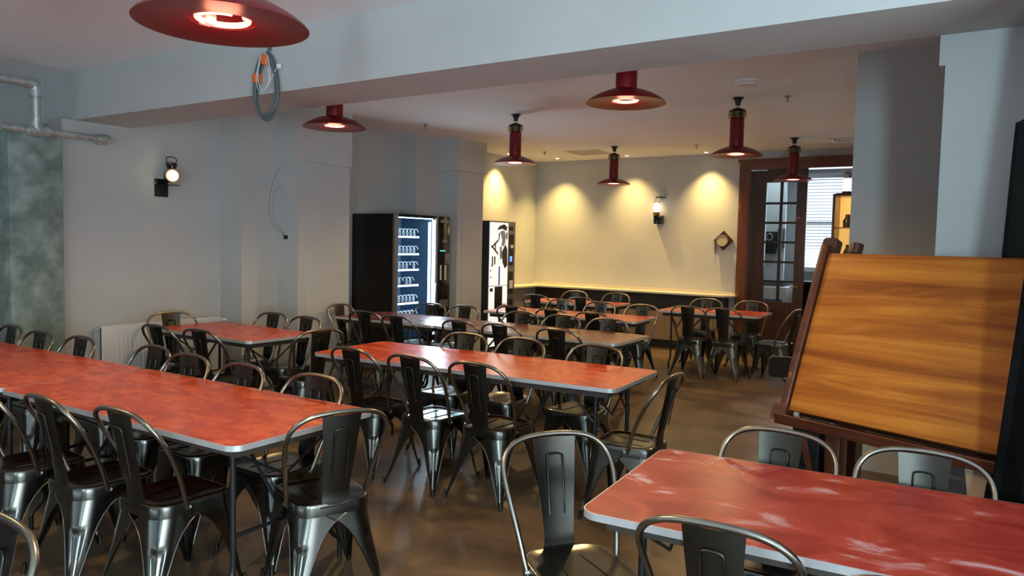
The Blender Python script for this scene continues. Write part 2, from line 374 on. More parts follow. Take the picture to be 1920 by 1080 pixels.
def leg_mesh(c):
    sx, sy = c
    topx = .178 if sy > 0 else .160
    rows = []; NT = 34; NS = 22
    for i in range(NT+1):
        t = (i/NT); tt = t
        z = .425*(1-tt)+.004
        row = []
        w_ = hw(tt)
        rtop, rbot = (.065 if sy > 0 else .085), .012
        for j in range(NS+1):
            s = -w_+2*w_*j/NS
            a = outline_corner(c, topx, .178, rtop, s, 0)
            b = outline_corner(c, .212, .232, rbot, s, -.02)
            k = tt**1.15
            x = a[0]*(1-k)+b[0]*k; y = a[1]*(1-k)+b[1]*k
            q = abs(s)/w_
            if .36 < tt < .95 and q < .46:
                g = (sin(min(1, (tt-.36)/.07, (.95-tt)/.05)*pi/2))*(sin(min(1, (.46-q)/.2)*pi/2)**2)*.009
                x -= sx*g*.7; y -= sy*g*.7
            row.append((x, y, z))
        rows.append(row)
    mb = MB().grid(rows).solidify(.0016)
    for e in (0, -1): mb.tube([r_[e] for r_ in rows[3::3]], .0028, 6, smooth_path=1)
    mb.tube([(sx*.207, sy*.227-.02, .05), (sx*.210, sy*.230-.02, 0)], .009, 8, smooth_path=1)
    return mb
def seat_mesh():
    def ring(d, z, rr=0):
        P = []
        hxF, hxB = .180-d, .160-d
        pts = rrect(-1, 1, -1, 1, .42-rr, 7)
        for px, py in pts:
            hx = hxB+(hxF-hxB)*(py+1)/2
            P.append((px*hx, py*(.180-d), z))
        return P
    rings = [ring(-.003, .392), ring(-.003, .434), ring(0, .444), ring(.008, .4485), ring(.016, .4475), ring(.026, .4435), ring(.06, .4405), ring(.10, .439), ring(.14, .4385)]
    n = len(rings[0]); mb = MB(); vs = [p for r_ in rings for p in r_]
    fs = [(i*n+k, i*n+(k+1) % n, (i+1)*n+(k+1) % n, (i+1)*n+k) for i in range(len(rings)-1) for k in range(n)]
    vs.append((0, 0, .4385)); c = len(vs)-1; b = (len(rings)-1)*n
    fs += [(b+k, b+(k+1) % n, c) for k in range(n)]
    mb.add(vs, fs, True)
    # pressed ribs and the underside pan
    mb.tube([(-.07, .12, .440), (-.06, 0, .440), (-.05, -.10, .440)], .003, 6).tube([(.07, .12, .440), (.06, 0, .440), (.05, -.10, .440)], .003, 6)
    mb.add([(x, y, .425) for x, y, z in rings[0]], [tuple(range(n))], False)
    return mb
def splat_mesh():
    path = [(-.178, .405), (-.184, .43), (-.176, .455), (-.180, .50), (-.192, .56), (-.207, .63), (-.222, .70), (-.236, .77), (-.247, .838)]
    rows = []; NS = 10; hwid = [.086, .070, .060, .059, .063, .069, .075, .080, .085]
    for (y, z), h_ in zip(path, hwid):
        rows.append([(h_*(2*j/NS-1), y-.012*(1-(2*j/NS-1)**2)*min(1, max(0, (z-.44)*8)), z) for j in range(NS+1)])
    mb = MB().grid(rows).solidify(.0018)
    e = .0
    for sgn in (0,):
        mb.tube([(-.030, -.204-.010, .56), (-.031, -.222-.010, .66), (-.032, -.239-.011, .755), (-.026, -.243-.011, .775), (0, -.244-.012, .779), (.026, -.243-.011, .775), (.032, -.239-.011, .755), (.031, -.222-.010, .66), (.030, -.204-.010, .56)], .0036, 6, smooth_path=3)
        mb.tube([(-.030, -.199, .56), (-.031, -.217, .66), (-.032, -.233, .755), (-.026, -.237, .775), (0, -.239, .779), (.026, -.237, .775), (.032, -.233, .755), (.031, -.217, .66), (.030, -.199, .56)], .0036, 6, smooth_path=3)
    return mb
def make_chair():
    t = empty('metal_chair', (0, 0, 0), 0, '', 'chair')
    seat_mesh().build('seat', GUN, t)
    for c in ((1, 1), (-1, 1), (1, -1), (-1, -1)): leg_mesh(c).build('leg', GUN, t, sharp=60)
    half = [(.172, -.05, .415), (.181, -.068, .46), (.193, -.095, .54), (.207, -.135, .63), (.217, -.178, .71), (.213, -.212, .765), (.190, -.235, .805), (.148, -.248, .832), (.09, -.255, .846)]
    pts = half+[(0, -.258, .851)]+[(-x, y, z) for x, y, z in reversed(half)]
    bf = MB().tube(pts, .0105, 10, smooth_path=3)
    bf.build('back_frame', GUNT, t)
    splat_mesh().build('backrest', GUND, t, sharp=60)
    b = MB()
    for s in (-1, 1): b.tube([(s*.168, -.045, .425), (s*.184, -.048, .425)], .007, 8, smooth_path=1)
    b.build('bolt', STEEL, t)
    MB().bar((-.15, -.15, .40), (.15, .15, .40), .022, .004).bar((.15, -.15, .405), (-.15, .15, .405), .022, .004).build('cross_brace', GUND, t)
    return t
CHAIR = [None]
def chair(hx, hy, deg, label, group):
    """hx,hy = top of the back hoop; deg = heading (0 faces +y, 90 faces -x)"""
    if CHAIR[0] is None: CHAIR[0] = make_chair(); o = CHAIR[0]
    else: o = copy_tree(CHAIR[0])
    h = radians(deg)
    o.location = (hx+.255*(-sin(h)), hy+.255*cos(h), 0); o.rotation_euler = (0, 0, h)
    o['label'] = label; o['group'] = group
    return o
def jit(): return random.uniform(-3, 3)
def row(pts, deg, labels, group, dz=0):
    for (x, y), l in zip(pts, labels):
        d = deg+jit()
        chair(x, y, d, l, group)
row([(-3.95, 1.52), (-3.47, 1.59), (-2.986, 1.656)], 0,
    ['gunmetal chair at the left frame edge, near side of the front left red table', 'gunmetal chair second from left, near side of the front left red table',
     'gunmetal chair nearest the camera on the near side of the front left table'], 'chairs on the near side of the front left table')
chair(-2.25, 2.20, 66, 'large gunmetal chair, back to camera, at the right end of the front left table', 'chairs at table ends')
row([(-6.275, 2.694), (-5.767, 2.66), (-5.27, 2.693)], 180,
    ['metal chair hoop at the far left frame edge, in front of the concrete column', 'metal chair behind the left red table, second hoop from the left edge', 'metal chair behind the left red table, just left of the radiator'], 'chairs behind the left red table')
row([(-4.50, 2.76), (-4.04, 2.70), (-3.51, 2.68), (-2.95, 2.706)], 180,
    ['metal chair behind the front left table, left of two overlapping hoops before the radiator', 'metal chair behind the front left table, right of two overlapping hoops before the radiator',
     'metal chair behind the front left table, between the overlapping pair and the rightmost one', 'metal chair behind the front left table, rightmost of its far side near the table corner'], 'chairs behind the front left table')
row([(-3.533, 3.506), (-3.036, 3.518), (-2.562, 3.552)], 0,
    ['dark metal chair, leftmost of three with backs to camera at the long middle table', 'dark metal chair, middle of three with backs to camera at the long middle table', 'dark metal chair, rightmost of three with backs to camera at the long middle table'], 'chairs on the near side of the middle table')
row([(-3.441, 4.616+.06), (-2.948, 4.72), (-2.348, 4.76)], 180,
    ['metal chair facing camera behind the long middle table, leftmost of three', 'metal chair facing camera behind the long middle table, centre of three', 'metal chair facing camera behind the long middle table, rightmost of three'], 'chairs on the far side of the middle table')
chair(-1.47, 3.95, 91, 'metal chair seen side-on at the right end of the long middle table', 'chairs at table ends')
chair(-6.42, 4.08, -105, 'metal chair in front of the white radiator, at the left end of the short table', 'chairs at table ends')
row([(-5.585, 3.408), (-5.081, 3.447)], 0, ['black-looking metal chair, left of two at the near side of the short radiator table', 'black-looking metal chair, right of two at the near side of the short radiator table'], 'chairs on the near side of the radiator table')
row([(-5.73, 4.70), (-5.229, 4.66)], 180, ['metal chair behind the short radiator table, left of two by the grey pilaster', 'metal chair behind the short radiator table, right of two by the grey pilaster'], 'chairs behind the radiator table')
chair(-4.40, 4.07, 76, 'metal chair with gold-lit seat at the right end of the short radiator table', 'chairs at table ends')
chair(-6.02, 5.80, -84, 'metal chair backed against the grey pilaster left of the snack machine', 'chairs at table ends')
row([(-5.258, 5.40), (-4.728, 5.28)], 0, ['dark metal chair, left of two before the table facing the snack machine', 'dark metal chair, right of two before the table facing the snack machine'], 'chairs before the snack machine table')
row([(-5.37, 6.62), (-4.93, 6.66)], 180, ['metal chair right in front of the glowing snack machine window', 'metal chair between the snack machine and the grey pilaster, behind the dark table'], 'chairs behind the snack machine table')
row([(-4.049, 5.36), (-3.62, 5.38), (-3.064, 5.41)], 0, ['metal chair back, leftmost of three before the brownish third-row table', 'metal chair back, middle of three before the brownish third-row table', 'metal chair back, rightmost of three before the brownish third-row table'], 'chairs before the brownish table')
row([(-4.10, 6.53), (-3.62, 6.54), (-3.12, 6.54)], 180, ['metal chair behind the brownish third-row table, leftmost of three', 'metal chair behind the brownish third-row table, middle of three', 'metal chair behind the brownish third-row table, rightmost of three'], 'chairs behind the brownish table')
row([(-4.566, 7.026), (-4.045, 7.011), (-3.536, 6.99)], 0, ['metal chair back, leftmost of three before the table by the drinks machine', 'metal chair back, middle of three before the table by the drinks machine', 'metal chair back, rightmost of three before the table by the drinks machine'], 'chairs before the drinks machine table')
row([(-4.63, 8.33), (-4.09, 8.35), (-3.55, 8.38)], 180, ['metal chair behind the table by the drinks machine, leftmost of three', 'metal chair behind the table by the drinks machine, middle of three', 'metal chair behind the table by the drinks machine, rightmost of three'], 'chairs behind the drinks machine table')
row([(-5.35, 8.83), (-4.66, 8.86)], 0, ['metal chair hoop, left of two before the small farthest left table', 'metal chair hoop, right of two before the small farthest left table'], 'chairs before the farthest left table')
row([(-5.345, 10.03), (-4.68, 10.07)], 180, ['metal chair against the far counter, left of two behind the farthest left table', 'metal chair against the far counter, right of two behind the farthest left table'], 'chairs behind the farthest left table')
row([(-3.08, 8.60), (-2.67, 8.63)], 0, ['whole dark metal chair, left of two before the small far right table', 'whole dark metal chair, right of two before the small far right table'], 'chairs before the far right table')
row([(-3.32, 10.05), (-2.72, 10.09)], 180, ['metal chair at the far right table, in front of the counter end', 'metal chair at the far right table, in front of the wooden door frame'], 'chairs behind the far right table')
chair(-1.93, 9.10, 84, 'metal chair side-on between the far right table and the drafting board', 'chairs at table ends')
row([(-.68, 3.02), (-.185, 3.03)], 180, ['metal chair hoop behind the right foreground table, left of two under the drafting board', 'metal chair hoop behind the right foreground table, right of two by the black drape'], 'chairs behind the right foreground table')
row([(-.585, 1.88), (-.08, 1.80)], 3, ['metal chair at the bottom edge of the frame, before the dusty red right foreground table', 'metal chair hoop barely in view at the bottom edge before the right foreground table'], 'chairs before the right foreground table')
chair(-1.375, 2.43, -127, 'metal chair turned toward the camera at the left end of the right foreground table', 'chairs at table ends')
chair(-2.04, .85, 180, 'metal chair hoop cut off in the bottom left corner of the frame', 'chairs at table ends')

# ---------------------------------------------------------------- pendant lamps
def make_lamp():
    t = empty('pendant_lamp', (0, 0, 0), 0, '', 'lamp', 'red enamel pendant lamps')
    R = .24
    outer = [(R, 0), (.232, .010), (.205, .030), (.165, .052), (.12, .070), (.085, .080), (.066, .086)]
    MB().lathe([(.090, .012), (.15, .006), (.215, .001), (R, 0)]+outer[1:], 64).build('shade', RED, t, sharp=50)
    MB().lathe([(.064, .078), (.064, .335), (.058, .345), (.0, .345)], 32).build('stem_tube', RED, t)
    MB().lathe([(.090, .012), (.088, .055), (.060, .064), (.0, .066)], 48).build('reflector', RED, t)
    mb = MB().tube([(.070*cos(a), .070*sin(a), .020) for a in [radians(20+d) for d in range(0, 325, 12)]], .0085, 10, smooth_path=1)
    mb.build('ring_bulb', RING, t)
    MB().box(-.09, -.052, -.018, .018, .012, .060, bev=.004).build('bulb_holder', mat('bulb_holder_plastic', (.9, .5, .45), .5), t)
    v = MB()
    for z in (.352, .366, .380, .394): v.lathe([(.058, z), (.083, z-.003), (.083, z+.001), (.058, z+.005), (.058, z)], 32)
    v.build('vent_ring', BRASS, t)
    MB().lathe([(.050, .335), (.050, .408), (.078, .408), (.074, .416), (.018, .442), (.0, .446)], 32).build('cap', BLACK, t)
    MB().lathe([(.0, .46), (.022, .46), (.026, .49), (.040, .520), (.056, .530), (.056, .533), (0, .533)], 32).build('canopy', BLACK, t)
    MB().tube([(0, 0, .44), (0, 0, .47)], .004, 8, smooth_path=1).build('cord', CABLEW, t)
    return t
lamps = [(-1.90, 1.375, 2.17, 'large red enamel pendant lamp cut off at the top of the frame, front left'),
         (-4.33, 4.12, 2.417, 'red pendant lamp under the beam at left, in front of the capped grey pilaster'),
         (-1.93, 4.19, 2.417, 'red pendant lamp emerging from behind the beam right of centre'),
         (-4.46, 6.88, 2.417, 'red pendant lamp with ringed neck above the drinks machine'),
         (-4.63, 9.72, 2.417, 'smallest red pendant lamp in front of the yellow far wall'),
         (-2.10, 7.02, 2.417, 'red pendant lamp right of centre below the round ceiling disc'),
         (-2.22, 9.86, 2.417, 'dark red pendant lamp in front of the glazed wooden door'),
         (-4.55, 1.30, 2.417, 'red pendant lamp over the left red table, outside the frame')]
proto = None
for i, (x, y, z, l) in enumerate(lamps):
    if proto is None:
        proto = make_lamp(); o = proto
    else: o = copy_tree(proto)
    o.location = (x, y, z); o['label'] = l
    pl = light('pendant_glow', 'SPOT', (x, y, z+.010), 68 if y < 9 else 42, (1, .66, .28), (x, y, 0), spot_size=radians(165), spot_blend=.6, shadow_soft_size=.05)
    pl2 = light('pendant_ring_glow', 'POINT', (x, y, z-.030), 1.0, (1, .28, .17), shadow_soft_size=.05)
# the nearest one hangs lower: longer cord and its canopy at the ceiling
for ch in proto.children:
    if ch.name.startswith('canopy'):
        ch.data = ch.data.copy(); ch.location.z = CH-2.17-.533
    if ch.name.startswith('cord'):
        ch.data = ch.data.copy()
        for v in ch.data.vertices:
            if v.co.z > .46: v.co.z = CH-2.17-.06

# ---------------------------------------------------------------- ceiling fittings
dproto = None
for i, ((x, y), e) in enumerate(zip(SPOTS, SPOT_E)):
    vis = i < 4
    names = ['recessed downlight over the far end of the left wall', 'recessed downlight in the far left ceiling corner', 'recessed downlight over the middle of the far wall', 'recessed downlight over the far wall left of the door']
    o = empty('ceiling_downlight', (x, y, CH), 0, names[i] if vis else 'recessed warm downlight in the ceiling, out of the photographed view', 'ceiling light', 'recessed warm downlights' if vis else 'recessed downlights outside the view')
    if dproto is None:
        a = MB().lathe([(.030, -.001), (.034, -.006), (.048, -.006), (.050, 0)], 28).build('trim_ring', WHITEP, o)
        b = MB().lathe([(0, -.003), (.030, -.003)], 28).build('lens', SPOTM, o); dproto = (a, b)
    else:
        for q in dproto:
            c = q.copy(); COL.objects.link(c); c.parent = o
    tgt = (x, y, 0)
    if vis: tgt = [(x-.30, y+.0, 0), (x-.2, y+.25, 0), (x, y+.15, 0), (x, y+.15, 0)][i]
    light('downlight_beam', 'SPOT', (x, y, CH-.012), e, WARM, tgt, spot_size=radians(92), spot_blend=1.0, shadow_soft_size=.035)
for i, ((x, y), l) in enumerate(zip([(-5.81, 6.985), (-5.877, 9.889), (-3.544, 10.03), (-1.683, 7.136)],
        ['small sprinkler head above the grey pilasters', 'sprinkler head beside the ceiling grille', 'sprinkler head near the downlight before the far wall', 'sprinkler head on the orange-lit ceiling at right'])):
    o = empty('sprinkler_head', (x, y, CH), 0, l, 'sprinkler', 'ceiling sprinkler heads')
    if i == 0:
        sp = [MB().lathe([(.032, 0), (.030, -.006), (.012, -.008), (.012, 0)], 20).build('escutcheon', SILV, o),
              MB().tube([(0, 0, 0), (0, 0, -.03)], .008, 8, smooth_path=1).lathe([(0, -.05), (.016, -.05), (.016, -.047), (0, -.047)], 14).bar((-.009, 0, -.02), (-.004, 0, -.048), .003, .003).bar((.009, 0, -.02), (.004, 0, -.048), .003, .003).build('nozzle', BRASS, o)]
    else:
        for q in sp: c = q.copy(); COL.objects.link(c); c.parent = o
o = empty('smoke_detector', (-1.823, 6.357, CH), 0, 'white round ceiling disc above the right pendant lamp', 'smoke detector')
MB().lathe([(.112, 0), (.112, -.012), (.10, -.022), (.0, -.022)], 40).build('base', WHITEP, o)
MB().lathe([(.075, -.022), (.07, -.034), (.0, -.036)], 32).build('cover', WHITEP, o)
o = empty('ceiling_vent', (-5.28, 10.17, CH), 0, 'square ceiling air grille left of the smallest lamp', 'vent', 'ceiling vents')
fr = MB().box(-.28, .28, -.28, -.25, -.01, 0).box(-.28, .28, .25, .28, -.01, 0).box(-.28, -.25, -.25, .25, -.01, 0).box(.25, .28, -.25, .25, -.01, 0)
fr.build('frame', CREAM, o)
sl = MB()
for k in range(12): sl.bar((-.25, -.23+k*.042, -.008), (.25, -.23+k*.042, -.008), .024, .003, mx=None)
sl.build('slats', CREAM, o); MB().box(-.25, .25, -.25, .25, -.003, -.001).build('duct_opening', BLACK, o)
o = empty('ceiling_vent', (-1.62, 10.25, CH), 0, 'ceiling air grille at right, above the door end', 'vent', 'ceiling vents')
MB().box(-.24, .34, -.12, -.10, -.012, 0).box(-.24, .34, .10, .12, -.012, 0).box(-.24, -.20, -.10, .10, -.012, 0).build('frame', CREAM, o)
sl = MB()
for k in range(12): sl.box(-.18+k*.042, -.16+k*.042, -.1, .1, -.01, -.004)
sl.build('slats', CREAM, o); MB().box(-.20, .34, -.10, .10, -.003, -.001).build('duct_opening', BLACK, o)

# ---------------------------------------------------------------- cable coil on the beam
o = empty('cable_coil', (-4.20, 3.40, 2.80), 0, 'coiled grey cable with orange tape hanging on the beam face', 'cable')
def loop(rx, rz, cz, y, n=20, ph=0, sk=0):
    return [(rx*sin(2*pi*k/n+ph)*(1-.25*cos(2*pi*k/n)*1)+sk*cos(2*pi*k/n), y, cz+rz*cos(2*pi*k/n)) for k in range(n)]
m = MB()
m.tube(loop(.112, .215, -.215, -.020), .0075, 8, True, smooth_path=2).tube(loop(.100, .200, -.205, -.033, sk=.01), .0075, 8, True, smooth_path=2)
m.tube(loop(.118, .205, -.21, -.036, sk=-.012), .0075, 8, True, smooth_path=2).tube(loop(.106, .222, -.222, -.008, sk=.006), .0075, 8, True, smooth_path=2)
m.tube([(-.06, -.03, -.02), (.03, -.02, .02), (0, -.01, .035), (.02, .0, .04)], .0065, 8)
m.build('cable_loops', CABLE, o)
m = MB()
m.tube(loop(.060, .115, -.125, -.045), .003, 6, True, smooth_path=2).tube(loop(.068, .125, -.13, -.049, sk=.01), .003, 6, True, smooth_path=2).tube(loop(.055, .12, -.132, -.052, sk=-.01), .003, 6, True, smooth_path=2)
m.tube([(.02, -.05, -.235), (.06, -.05, -.20), (.09, -.04, -.15), (.13, -.03, -.09)], .003, 6)
m.build('thin_wire', CABLEW, o)
MB().box(-.118, -.072, -.05, 0, -.185, -.125, bev=.005).build('tape', ORANGE, o)
MB().box(-.005, .055, -.055, .0, -.07, -.005, mx=RY(.5), bev=.005).build('tape', ORANGE, o)
MB().box(.118, .145, -.04, -.018, -.115, -.085, bev=.003).build('plug', WHITEP, o)

# thin wires dangling on the stepped wall
o = empty('dangling_wire', (-6.40, 5.28, 1.6), 0, 'thin loose wires with a small connector hanging on the left pilaster', 'cable')
m = MB()
m.tube([(.04, .028, .70), (0, 0, .66), (-.006, -.07, .45), (-.006, -.10, .25), (0, -.05, .10), (.06, .015, .02), (.11, .02, -.02)], .0018, 6)
m.tube([(.04, .03, .50), (0, -.01, .46), (-.003, -.055, .33), (-.003, -.045, .18), (.05, .02, .04), (.10, .02, -.01)], .0014, 6)
m.build('wire', CABLE, o)
MB().box(.10, .135, .005, .035, -.05, -.01, bev=.004).build('connector', GLOSSB, o)

# ---------------------------------------------------------------- wall sconces
o = empty('wall_sconce', (-6.75, 4.235, 2.07), 0, 'old lantern-style wall sconce glowing on the left grey wall', 'wall lamp', 'lantern wall sconces')
MB().box(0, .012, -.105, .03, -.14, .03, bev=.002).box(0, .16, -.03, .06, -.035, -.028).build('bracket', GLOSSB, o)
hs = T(.10, .01, .06) @ RZ(radians(-20)) @ RY(radians(90))
MB().lathe([(0, -.07), (.05, -.066), (.064, -.04), (.066, .03), (.060, .045), (.066, .05), (.066, .058), (.054, .058)], 32, mx=hs).build('lamp_body', BRASS, o)
MB().lathe([(0, .046), (.052, .046)], 32, mx=hs).build('lens', BULB, o)
MB().lathe([(.035, .06), (.05, .10), (.052, .115), (.035, .125), (0, .128)], 24, mx=T(.10, .01, .06)).build('chimney', GLOSSB, o)
MB().tube([(.10, -.03, .175), (.10, -.045, .215), (.10, -.015, .235), (.10, .035, .235), (.10, .065, .215), (.10, .05, .175)], .004, 8).build('handle', GLOSSB, o)
light('sconce_glow', 'POINT', (-6.52, 4.20, 2.13), .7, (1, .8, .5), shadow_soft_size=.04)

o = empty('wall_sconce', (-4.47, YF, 2.10), 0, 'small lit oil-lamp sconce with black box on the yellow far wall', 'wall lamp', 'lantern wall sconces')
MB().box(-.055, .065, -.13, 0, -.20, -.07, bev=.004).build('box', GLOSSB, o)
MB().lathe([(.045, 0), (.052, .015), (.052, .05), (.03, .055), (.03, .0)], 24, mx=T(-.02, -.10, -.07)).build('burner', BRASS, o)
MB().tube([(-.02, -.10, -.01), (-.02, -.10, .03), (-.02, -.10, .10), (-.02, -.10, .13)], [.032, .052, .045, .026], 20).build('glass_globe', BULB, o)
MB().box(-.055, .025, -.13, -.07, .13, .145, bev=.003).build('cap', BRASS, o)
MB().box(-.03, .08, -.12, 0, .205, .22).bar((-.05, -.10, .14), (-.03, -.10, .21), .006, .006).build('shelf_bracket', GLOSSB, o)
light('sconce_glow', 'POINT', (-4.49, YF-.19, 2.16), .5, (1, .8, .45), shadow_soft_size=.04)

o = empty('wall_gauge', (-3.45, YF, 1.66), 0, 'diamond-shaped plaque with a round pale face on the far wall beside the door', 'wall decoration')
q = .148
MB().prism([(0, -q), (q, 0), (0, q), (-q, 0)], 0, .03, mx=T(0, 0, 0) @ RX(radians(90))).build('plaque', MAHOG, o)
MB().lathe([(.09, .03), (.09, .085), (.094, .092), (.084, .095), (.084, .088)], 40, mx=RX(radians(90))).build('rim', FRAMEW, o)
MB().lathe([(.0, .088), (.085, .088)], 40, mx=RX(radians(90))).lathe([(0, .088), (.009, .088), (.009, .096), (0, .096)], 12, mx=T(0, 0, -.05) @ RX(radians(90))).build('dial', SOCK, o)
MB().box(-.125, -.115, -.025, -.010, -.20, -.02).build('stick', FRAMEW, o)

# ---------------------------------------------------------------- counter along the far wall
o = empty('wall_counter', (-5.0, 10.9, 0), 0, 'long cream ledge over tan panels running below the far wall', 'counter')
m = MB().prism([(-1.75, .2), (-1.75, -1.1), (-1.45, -1.1), (-1.45, -.16), (1.68, -.16), (1.80, -.02), (1.80, .2)], .835, .86)
m.build('worktop', CREAM, o)
MB().box(-1.60, 1.66, .0, .2, .56, .834).build('dark_band', mat('dark_band_brown', (.03, .022, .016), .5), o)  # dark brown band below the worktop
MB().box(-1.60, 1.66, .0, .2, .12, .56).build('front_panel', TAN, o)
for k in range(9): MB().box(-1.5+k*.37, -1.47+k*.37, -.008, 0, .13, .55).build('batten', TAN, o)
MB().box(-1.60, 1.66, .02, .2, 0, .12).build('plinth', BLACK, o)
struct('baseboard_far', MB().box(-6.75, -3.24, YF-.02, YF, .86, .90), CREAM)

# ---------------------------------------------------------------- snack machine
o = empty('snack_machine', (-6.05, 7.27, 0), 0, 'tall black snack vending machine with a glowing white light strip behind glass', 'vending machine', 'vending machines')
D = .70; hy = .54; HT = 1.88
c = MB().box(-D, -.03, -hy, -hy+.03, .06, HT).box(-D, -.03, hy-.03, hy, .06, HT).box(-D, -D+.02, -hy+.03, hy-.03, .06, HT).box(-D, -.03, -hy+.03, hy-.03, HT-.03, HT).box(-D, -.03, -hy+.03, hy-.03, .06, .30)
c.build('cabinet', GLOSSB, o)
MB().box(-.03, 0, -hy, -.475, .06, HT).box(-.03, 0, .25, .285, .06, HT).build('door_frame', SILV, o)
MB().box(-.03, 0, -.475, .25, HT-.03, HT).box(-.03, 0, -.475, .25, .06, .36).build('door_panel', GLOSSB, o)
DP = MB().box(-.03, .0, .285, hy, .06, HT, bev=.006).build('control_panel', GLOSSB, o)
MB().box(-.60, -.58, -.50, .25, .3, HT-.03).box(-.58, -.05, .235, .25, .3, HT-.03).box(-.58, -.05, -.51, -.50, .3, HT-.03).build('liner', BLUEIN, o)
MB().box(-.05, -.035, .225, .248, .36, HT-.05).build('light_strip', TUBEL, o)
MB().box(-.045, -.035, -.47, .22, HT-.045, HT-.035).build('top_strip', TUBEL, o)
MB().box(-.012, -.009, -.475, .25, .36, HT-.03).build('window_glass', GLASS, o)
light('snack_machine_tube', 'AREA', (-6.05-.055, 7.27+.18, 1.1), 34, (.62, .84, 1), (-6.2, 6.8, 1.1), shape='RECTANGLE', size=.05, size_y=1.4)
light('snack_machine_front', 'AREA', (-6.05+.004, 7.27+.236, 1.1), 26, (.62, .84, 1), (-4.4, 6.9, .9), shape='RECTANGLE', size=.03, size_y=1.4)
zs = [1.63, 1.415, 1.219, 1.023, .80, .60]
coil = None
for k, z in enumerate(zs):
    MB().box(-.125, -.115, -.49, .05, z-.036, z-.012).build('price_rail', RAILM, o)
    MB().box(-.55, -.125, -.49, .05, z-.02, z-.012).build('shelf', BLACK, o)
    for j in range(8):
        if (k, j) in ((3, 1), (2, 6), (3, 4), (3, 7), (5, 0)): continue
        y = -.46+j*.068
        if coil is None:
            coil = MB().tube([(-.055*t/6-.0, .030*cos(t*pi/3), .048+.042*sin(t*pi/3)) for t in range(0, 10)], .005, 5, smooth_path=2).build('spiral_coil', COILM, o)
            c = coil
        else: c = coil.copy(); COL.objects.link(c); c.parent = o
        c.location = (-.13, y, z-.012)
MB().box(0, .004, .33, .50, 1.80, 1.84).box(0, .006, .38, .47, 1.545, 1.585).build('sticker', SILV, DP)
MB().box(0, .004, .33, .44, 1.43, 1.445).build('display', LCD, DP)
MB().box(0, .014, .43, .51, 1.27, 1.40, bev=.004).build('coin_slot', SILV, DP)
kb = MB()
for k in range(9):
    kb.box(0, .006, .335, .36, 1.06+k*.022, 1.075+k*.022).box(0, .006, .43, .455, 1.06+k*.022, 1.075+k*.022)
kb.build('keypad', WHITEP, DP)
MB().box(0, .01, .33, .50, .70, .80).build('coin_return', SILV, DP)
MB().box(-.60, -.05, -.45, .45, 0, .06).build('base', BLACK, o)

# ---------------------------------------------------------------- drinks machine
o = empty('drinks_machine', (-6.10, 9.14, 0), 0, 'tall drinks vending machine with backlit black and white poster front', 'vending machine', 'vending machines')
MB().box(-.62, -.02, -.335, .32, .05, 1.87).box(-.55, -.06, -.3, .3, 0, .05).build('cabinet', mat('dark_grey_cabinet', (.035, .037, .042), .4), o)
CC = MB().box(-.02, 0, .13, .33, .05, 1.87, bev=.006).box(-.02, 0, -.335, .13, 1.85, 1.87).build('control_column', SILV, o)
MB().box(-.02, 0, -.325, .13, .935, 1.85).build('poster_panel', POSTER, o)
# portrait print: cap, hair, face shadow, strokes (flat ink on the panel)
def ink(polys, m, name, dx):
    b = MB()
    for p in polys: b.prism(p, 0, .0015, mx=Matrix(((0, 0, 1, dx), (1, 0, 0, 0), (0, 1, 0, 0), (0, 0, 0, 1))))
    return b.build(name, m, o)
ink([[(-.17, 1.74), (-.10, 1.80), (.02, 1.83), (.10, 1.79), (.08, 1.73), (-.02, 1.76), (-.10, 1.75)],
     [(-.12, 1.70), (-.09, 1.70), (-.10, 1.60), (-.12, 1.58)],
     [(-.03, 1.42), (.06, 1.54), (.11, 1.46), (.12, 1.22), (.05, 1.18), (-.01, 1.27)],
     [(-.32, 1.485), (-.28, 1.485), (-.13, 1.575), (-.13, 1.61)], [(-.32, 1.515), (-.28, 1.515), (-.13, 1.41), (-.13, 1.375)], [(-.215, 1.44), (-.190, 1.44), (-.190, 1.55), (-.215, 1.55)],
     [(-.285, 1.36), (-.255, 1.36), (-.255, 1.22), (-.285, 1.22)], [(-.225, 1.36), (-.195, 1.36), (-.195, 1.24), (-.225, 1.24)], [(-.31, 1.23), (-.25, 1.235), (-.25, 1.22), (-.31, 1.215)],
     [(-.32, 1.16), (-.29, 1.17), (-.29, 1.15), (-.32, 1.14)], [(-.32, 1.06), (-.29, 1.075), (-.29, 1.055), (-.32, 1.045)]], INK, 'poster_print', .0005)
ink([[(-.09, 1.72), (.02, 1.74), (.06, 1.66), (.05, 1.56), (.0, 1.50), (-.05, 1.52), (-.03, 1.60)], [(-.09, 1.50), (-.04, 1.50), (-.02, 1.34), (-.08, 1.30)], [(.06, 1.70), (.11, 1.72), (.11, 1.62), (.07, 1.60)]], INKG, 'poster_shading', .0022)
tk = [[(-.11, .94), (-.080, .94), (-.080, 1.21), (-.11, 1.21)]]
for k in range(8): tk.append([(-.115, .955+k*.034), (-.07, .955+k*.034), (-.07, .962+k*.034), (-.115, .962+k*.034)])
tk = tk
ink(tk, BLUEP, 'blue_scale', .004)
MB().box(-.02, .0, -.325, .13, .05, .925).build('lower_panel', POSTER, o)
MB().box(0, .002, -.20, .0, .58, .92).box(0, .002, -.32, -.25, .85, .90).build('dispense_opening', BLACK, o)
MB().box(0, .002, .005, .10, .56, .66).build('orange_patch', ORANGP, o)
MB().box(0, .004, .16, .26, 1.74, 1.80).box(0, .004, .16, .28, 1.22, 1.68).box(0, .004, .16, .28, .80, 1.13).box(0, .004, .16, .28, .30, .72).build('dark_inset', BLACK, CC)
MB().box(.004, .006, .18, .24, 1.28, 1.36).build('display', LCDB, CC)
MB().box(.004, .008, .19, .27, 1.48, 1.53).box(.0, .008, .18, .27, .88, 1.0).build('card_reader', WHITEP, CC)
